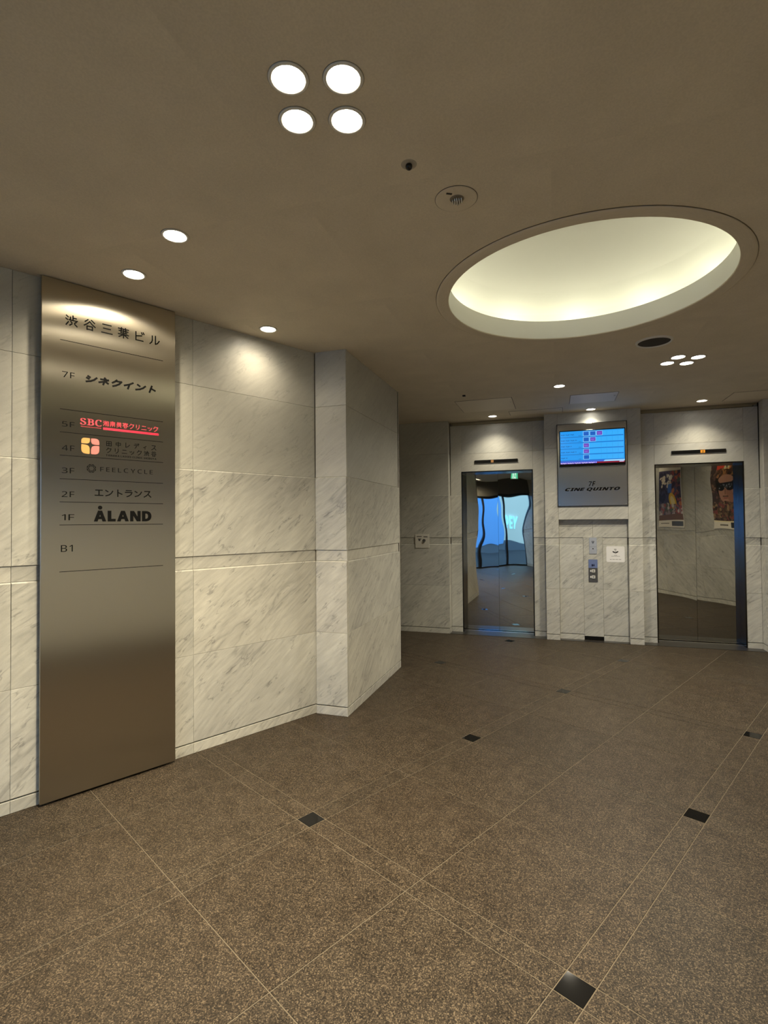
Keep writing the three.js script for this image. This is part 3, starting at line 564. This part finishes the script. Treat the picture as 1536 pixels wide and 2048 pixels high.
{
  const c = group('ceiling_sensor', P(-0.514, 1.903, CEIL)); tag(c, 'small black ball sensor in a beige ceiling collar', 'sensor');
  mesh('collar', lathe([[0.0001, -0.001], [0.022, -0.001], [0.030, -0.0005], [0.031, 0.001]], 32), std({ color: tint(0.42, 0.38, 0.31), roughness: 0.7 }), c);
  mesh('ball', new THREE.SphereGeometry(0.0135, 20, 14).translate(0, -0.008, 0), M.blackGloss, c).userData.label = 'glossy black ball';

  const e = group('emergency_light', P(-0.382, 2.172, CEIL)); tag(e, 'flush round ceiling emergency light with ribbed chrome lamp', 'emergency light');
  mesh('plate', lathe([[0.0001, -0.005], [0.082, -0.005], [0.087, -0.003], [0.089, 0.0]], 48), M.plaster, e);
  mesh('seam_shade_ring', new THREE.TorusGeometry(0.0885, 0.0011, 6, 56).rotateX(Math.PI / 2).translate(0, -0.001, 0), M.gap, e);  // dark ring on the surface, painted for the shade in a seam
  mesh('well_shade_disc', lathe([[0.030, -0.0055], [0.027, -0.0065], [0.0001, -0.006]], 32).translate(0.004, 0, 0.006), std({ color: tint(0.22, 0.19, 0.15), roughness: 0.6 }), e);  // flat disc on the plate, coloured dark like the shaded inside of a well
  for (let k = 0; k < 5; k++) mesh('rib', new THREE.TorusGeometry(0.020 - Math.abs(k - 2) * 0.0035, 0.0026, 8, 24).rotateY(Math.PI / 2).translate(-0.012 + k * 0.009, -0.008, 0.004), M.chrome, e).userData.label = 'chrome rib';
  mesh('tag', new THREE.BoxGeometry(0.024, 0.002, 0.008).rotateY(0.5).translate(-0.020, -0.006, 0.052), M.black, e).userData.label = 'small black tag';

  const sp = group('ceiling_speaker', P(0.726, 4.415, CEIL)); tag(sp, 'round dark ceiling speaker with pale rim beside the cove', 'speaker');
  mesh('rim', lathe([[0.112, -0.004], [0.116, -0.012], [0.124, -0.012], [0.130, 0]], 48), M.trimWhite, sp);
  mesh('grille', lathe([[0.0001, -0.009], [0.08, -0.008], [0.113, -0.005]], 48), M.speaker, sp).userData.label = 'dark speaker grille';

  const dt = group('ceiling_hook', P(-0.926, 5.607, CEIL)); tag(dt, 'tiny dark block on the ceiling near the square hatch', 'fitting');
  mesh('block', new RoundedBoxGeometry(0.032, 0.016, 0.03, 2, 0.004).translate(0, -0.008, 0), M.black, dt);
  mesh('foot', new THREE.CylinderGeometry(0.010, 0.010, 0.004, 14).translate(0, -0.002, 0), M.darkPlate, dt);
}
[[-1.08, -0.447, 5.875, 6.51, M.hatch, 'large square painted ceiling hatch with a smudged corner'], [0.160, 0.650, 6.015, 6.46, M.hatchMetal, 'small metallic ceiling hatch in front of the monitor'],
  [-0.545, 0.092, 6.64, 6.90, M.hatch, 'narrow painted ceiling hatch right above the elevator wall'], [1.83, 2.47, 6.495, 6.93, M.hatch, 'painted ceiling hatch beside the poster elevator']].forEach(([a, b, d0, d1, mat, label]) => {
  const g = group('ceiling_hatch', P((a + b) / 2, (d0 + d1) / 2, CEIL)); tag(g, label, 'ceiling hatch', 'ceiling hatches by the elevators');
  const w = (b - a) / 2, l = (d1 - d0) / 2, t = 0.005;
  mesh('seam_shade_frame', mergeGeometries([span(-w, w, -0.0012, 0, -l, -l + t), span(-w, w, -0.0012, 0, l - t, l), span(-w, -w + t, -0.0012, 0, -l, l), span(w - t, w, -0.0012, 0, -l, l)]), M.gap, g);  // dark strips under the ceiling, coloured as the shade of an open gap
  mesh('lid', span(-w + t, w - t, -0.003, 0, -l + t, l - t), mat, g);
  mesh('latch', new THREE.CylinderGeometry(0.009, 0.009, 0.003, 14).translate(w - 0.03, -0.004, l * 0.3), M.chrome, g);
});

// ------------------------------------------------------------------ film posters on the right wall and the exit sign, seen in the elevator doors
function poster(t0, t1, y0, y1, draw, label) {
  const w = t1 - t0, h = y1 - y0, cv = document.createElement('canvas'); cv.width = 512; cv.height = Math.round(512 * h / w);
  draw(cv.getContext('2d'), 512, cv.height);
  const tex = new THREE.CanvasTexture(cv); tex.colorSpace = THREE.SRGBColorSpace;
  const g = group('film_poster', P(...Q((t0 + t1) / 2, 0.004)), WA + Math.PI); tag(g, label, 'poster', 'film posters');
  mesh('board', span(-w / 2, w / 2, y0, y1, 0, 0.012), M.sticker, g);
  mesh('print', new THREE.PlaneGeometry(w - 0.01, h - 0.01).translate(0, (y0 + y1) / 2, 0.0125), std({ map: tex, roughness: 0.35 }), g).userData.label = 'printed picture';
  return g;
}
const blobs = (c, r, n, x0, x1, y0, y1, a, b, cols) => { for (let i = 0; i < n; i++) { c.fillStyle = cols[Math.floor(r() * cols.length)]; c.beginPath(); c.ellipse(x0 + r() * (x1 - x0), y0 + r() * (y1 - y0), a + r() * b, a + r() * b, r() * 3, 0, 7); c.fill(); } };
poster(1.50, 2.11, 1.31, 2.53, (c, W, H) => {
  const r = rng(5); c.fillStyle = '#4a3b34'; c.fillRect(0, 0, W, H);
  blobs(c, r, 160, 0, W, 0, H * 0.86, 10, 26, ['#6b4f44', '#7d5a50', '#3b2f2c', '#8a6a55', '#5a3d45', '#9b7a60']);
  c.fillStyle = '#d8442e'; c.fillRect(W * 0.42, 10, W * 0.34, 110); c.fillStyle = '#e9c46a'; blobs(c, r, 14, W * 0.15, W * 0.6, 90, 170, 12, 22, ['#e9c46a', '#e07a3c', '#e8e2b0']);
  c.fillStyle = '#2a201b'; c.beginPath(); c.ellipse(W * 0.38, 360, 205, 230, 0, 0, 7); c.fill();                       // hair
  blobs(c, r, 40, W * 0.05, W * 0.7, 120, 230, 10, 24, ['#8a5c3a', '#5a3b28', '#a87848', '#3a2a22']);                  // patterned headband
  c.fillStyle = '#b98a74'; c.beginPath(); c.ellipse(W * 0.37, 270, 140, 60, 0, 0, 7); c.fill(); c.beginPath(); c.ellipse(W * 0.37, 440, 150, 190, 0, 0, 7); c.fill();
  c.fillStyle = '#a3735f'; c.beginPath(); c.ellipse(W * 0.20, 500, 60, 120, 0.3, 0, 7); c.fill();
  c.fillStyle = '#131318'; c.beginPath(); c.moveTo(W * 0.02, 310); c.lineTo(W * 0.72, 310); c.quadraticCurveTo(W * 0.74, 420, W * 0.56, 430); c.quadraticCurveTo(W * 0.42, 430, W * 0.38, 372); c.quadraticCurveTo(W * 0.32, 430, W * 0.18, 430); c.quadraticCurveTo(0, 420, W * 0.02, 310); c.fill();
  blobs(c, r, 26, W * 0.08, W * 0.66, 335, 392, 4, 11, ['#6d7276', '#9aa0a6', '#4a4e55', '#30333a']);                    // glints in the sunglasses
  c.fillStyle = '#8f6452'; c.fillRect(W * 0.35, 400, W * 0.05, 90); c.fillStyle = '#3a251f'; c.fillRect(W * 0.26, 512, W * 0.23, 16); c.fillStyle = '#9a5048'; c.fillRect(W * 0.29, 540, W * 0.17, 18); c.fillStyle = '#6b4638'; c.fillRect(W * 0.28, 600, W * 0.18, 14);
  blobs(c, r, 120, 0, W, 620, H * 0.86, 10, 26, ['#5b4a38', '#7a6148', '#3a2f2a', '#8a4a44', '#a08562']);
  c.fillStyle = '#efe9da'; c.fillRect(0, H * 0.88, W, H * 0.12); c.fillStyle = '#f7e9bd'; c.fillRect(0, H * 0.88, W, 20);
  c.fillStyle = '#2b2b2b'; for (let k = 0; k < 11; k++) c.fillRect(200 + k * 17, H * 0.935, 13, 24); c.fillStyle = '#34383a'; c.fillRect(10, H * 0.90, 120, H * 0.085);
}, 'film poster with a man in dark sunglasses on the right wall');
poster(0.12, 0.79, 1.35, 2.56, (c, W, H) => {
  const r = rng(9); c.fillStyle = '#57506a'; c.fillRect(0, 0, W, H);
  blobs(c, r, 60, W * 0.4, W, 120, H * 0.6, 20, 40, ['#3b3a55', '#4a4766', '#33324a']);
  blobs(c, r, 60, 0, W * 0.4, 60, H * 0.6, 14, 30, ['#a34a4a', '#7a4a52', '#c27a50', '#4a6a5a', '#3a3348']);
  c.fillStyle = '#e9e4d4'; c.fillRect(0, 0, W, 70); blobs(c, r, 26, W * 0.35, W * 0.95, 140, 300, 14, 22, ['#f0e9dc', '#e6d8c8']);
  c.fillStyle = '#e2b93c'; c.beginPath(); c.ellipse(W * 0.36, 520, 78, 120, 0.1, 0, 7); c.fill(); c.fillStyle = '#f1dfa0'; c.beginPath(); c.ellipse(W * 0.36, 520, 46, 74, 0.1, 0, 7); c.fill();
  c.fillStyle = '#4d78c4'; c.fillRect(W * 0.36, 270, 90, 130);
  blobs(c, r, 90, 0, W, H * 0.62, H * 0.78, 12, 24, ['#d8d0c8', '#9a8a8c', '#6a6460', '#b05a5c', '#56705e']);
  c.fillStyle = '#7a5e52'; c.fillRect(0, H * 0.78, W, H * 0.10); c.fillStyle = '#efe9da'; c.fillRect(0, H * 0.88, W, H * 0.12); c.fillStyle = '#5d6064'; c.fillRect(10, H * 0.90, 190, H * 0.08); c.fillStyle = '#6a665e'; c.fillRect(250, H * 0.93, 200, 12);
}, 'colourful film poster with a yellow figure on the right wall');
{
  const e = group('exit_sign', P(-1.03, -0.2, CEIL), 0); tag(e, 'green and white running figure exit sign hanging behind the photographer', 'exit sign');
  const cv = document.createElement('canvas'); cv.width = cv.height = 128; const c = cv.getContext('2d');
  c.fillStyle = '#e8fff4'; c.fillRect(0, 0, 128, 128); c.fillStyle = '#00b27a'; c.fillRect(0, 0, 34, 128); c.fillRect(96, 0, 32, 128); c.strokeStyle = '#00a06c'; c.lineWidth = 11; c.lineCap = 'round';
  for (const l of [[[62, 40], [56, 74]], [[56, 74], [76, 92], [70, 114]], [[56, 74], [42, 94], [30, 100]], [[60, 48], [82, 60]], [[60, 48], [42, 62]]]) { c.beginPath(); l.forEach((p, i) => i ? c.lineTo(...p) : c.moveTo(...p)); c.stroke(); }
  c.fillStyle = '#00a06c'; c.beginPath(); c.arc(66, 24, 11, 0, 7); c.fill();
  const tex = new THREE.CanvasTexture(cv); tex.colorSpace = THREE.SRGBColorSpace;
  mesh('housing', new RoundedBoxGeometry(0.23, 0.22, 0.04, 2, 0.006).translate(0, -0.14, 0), M.trimWhite, e);
  mesh('bracket', span(-0.03, 0.03, -0.04, 0, -0.012, 0.012), M.trimWhite, e);
  mesh('lit_face', new THREE.PlaneGeometry(0.21, 0.20).rotateY(Math.PI).translate(0, -0.14, -0.0205), std({ color: 0x000000, emissive: 0xffffff, emissiveMap: tex, emissiveIntensity: 1.6 }), e).userData.label = 'green lit running figure';
  const l = new THREE.RectAreaLight(new THREE.Color(0.35, 1, 0.75), 0.6, 0.2, 0.19); l.name = 'exit_light'; l.position.set(0, -0.14, -0.024); l.lookAt(0, -0.14, -1); e.add(l);
}

// ------------------------------------------------------------------ the street outside the entrance
{
  const street = struct(group('ground', P(-1.6, -3.0, 0), WA - R(90)), 'grey paved street outside the entrance');
  mesh('paving', span(-30, 30, -0.2, -0.01, 0.3, 40), M.pavement, street);
  const b = group('street_building', P(-1.6, -3.0, 0), WA - R(90)); tag(b, 'pale blue building with dark base across the street', 'building');
  b.position.add(new THREE.Vector3(-du[0] * 9, 0, du[1] * 9));
  mesh('wall', span(-14, 14, 0.45, 5.2, 0, 0.5), M.facadePale, b);
  mesh('plinth', span(-14, 14, -0.01, 0.45, -0.05, 0.5), M.facadeSlate, b);
  for (let k = 0; k < 7; k++) mesh('blue_panel', span(1.87 - k * 1.5, 3.30 - k * 1.5, 0.3, 4.6, -0.08, 0.01), M.facadeBlue, b);
  ['P', 'E', 'Y'].forEach((ch, k) => mesh('sign_letter', latin(ch, 'sans_bold', 3.52 + k * 0.30, 1.25, 3.78 + k * 0.30, 1.85, { slant: 0.12 }).scale(1, 1, 60).translate(0, 0, -0.06), M.signBlue, b));
}
scene.traverse((o) => { if (o.isMesh) o.castShadow = o.receiveShadow = true; });
renderer.render(scene, camera);
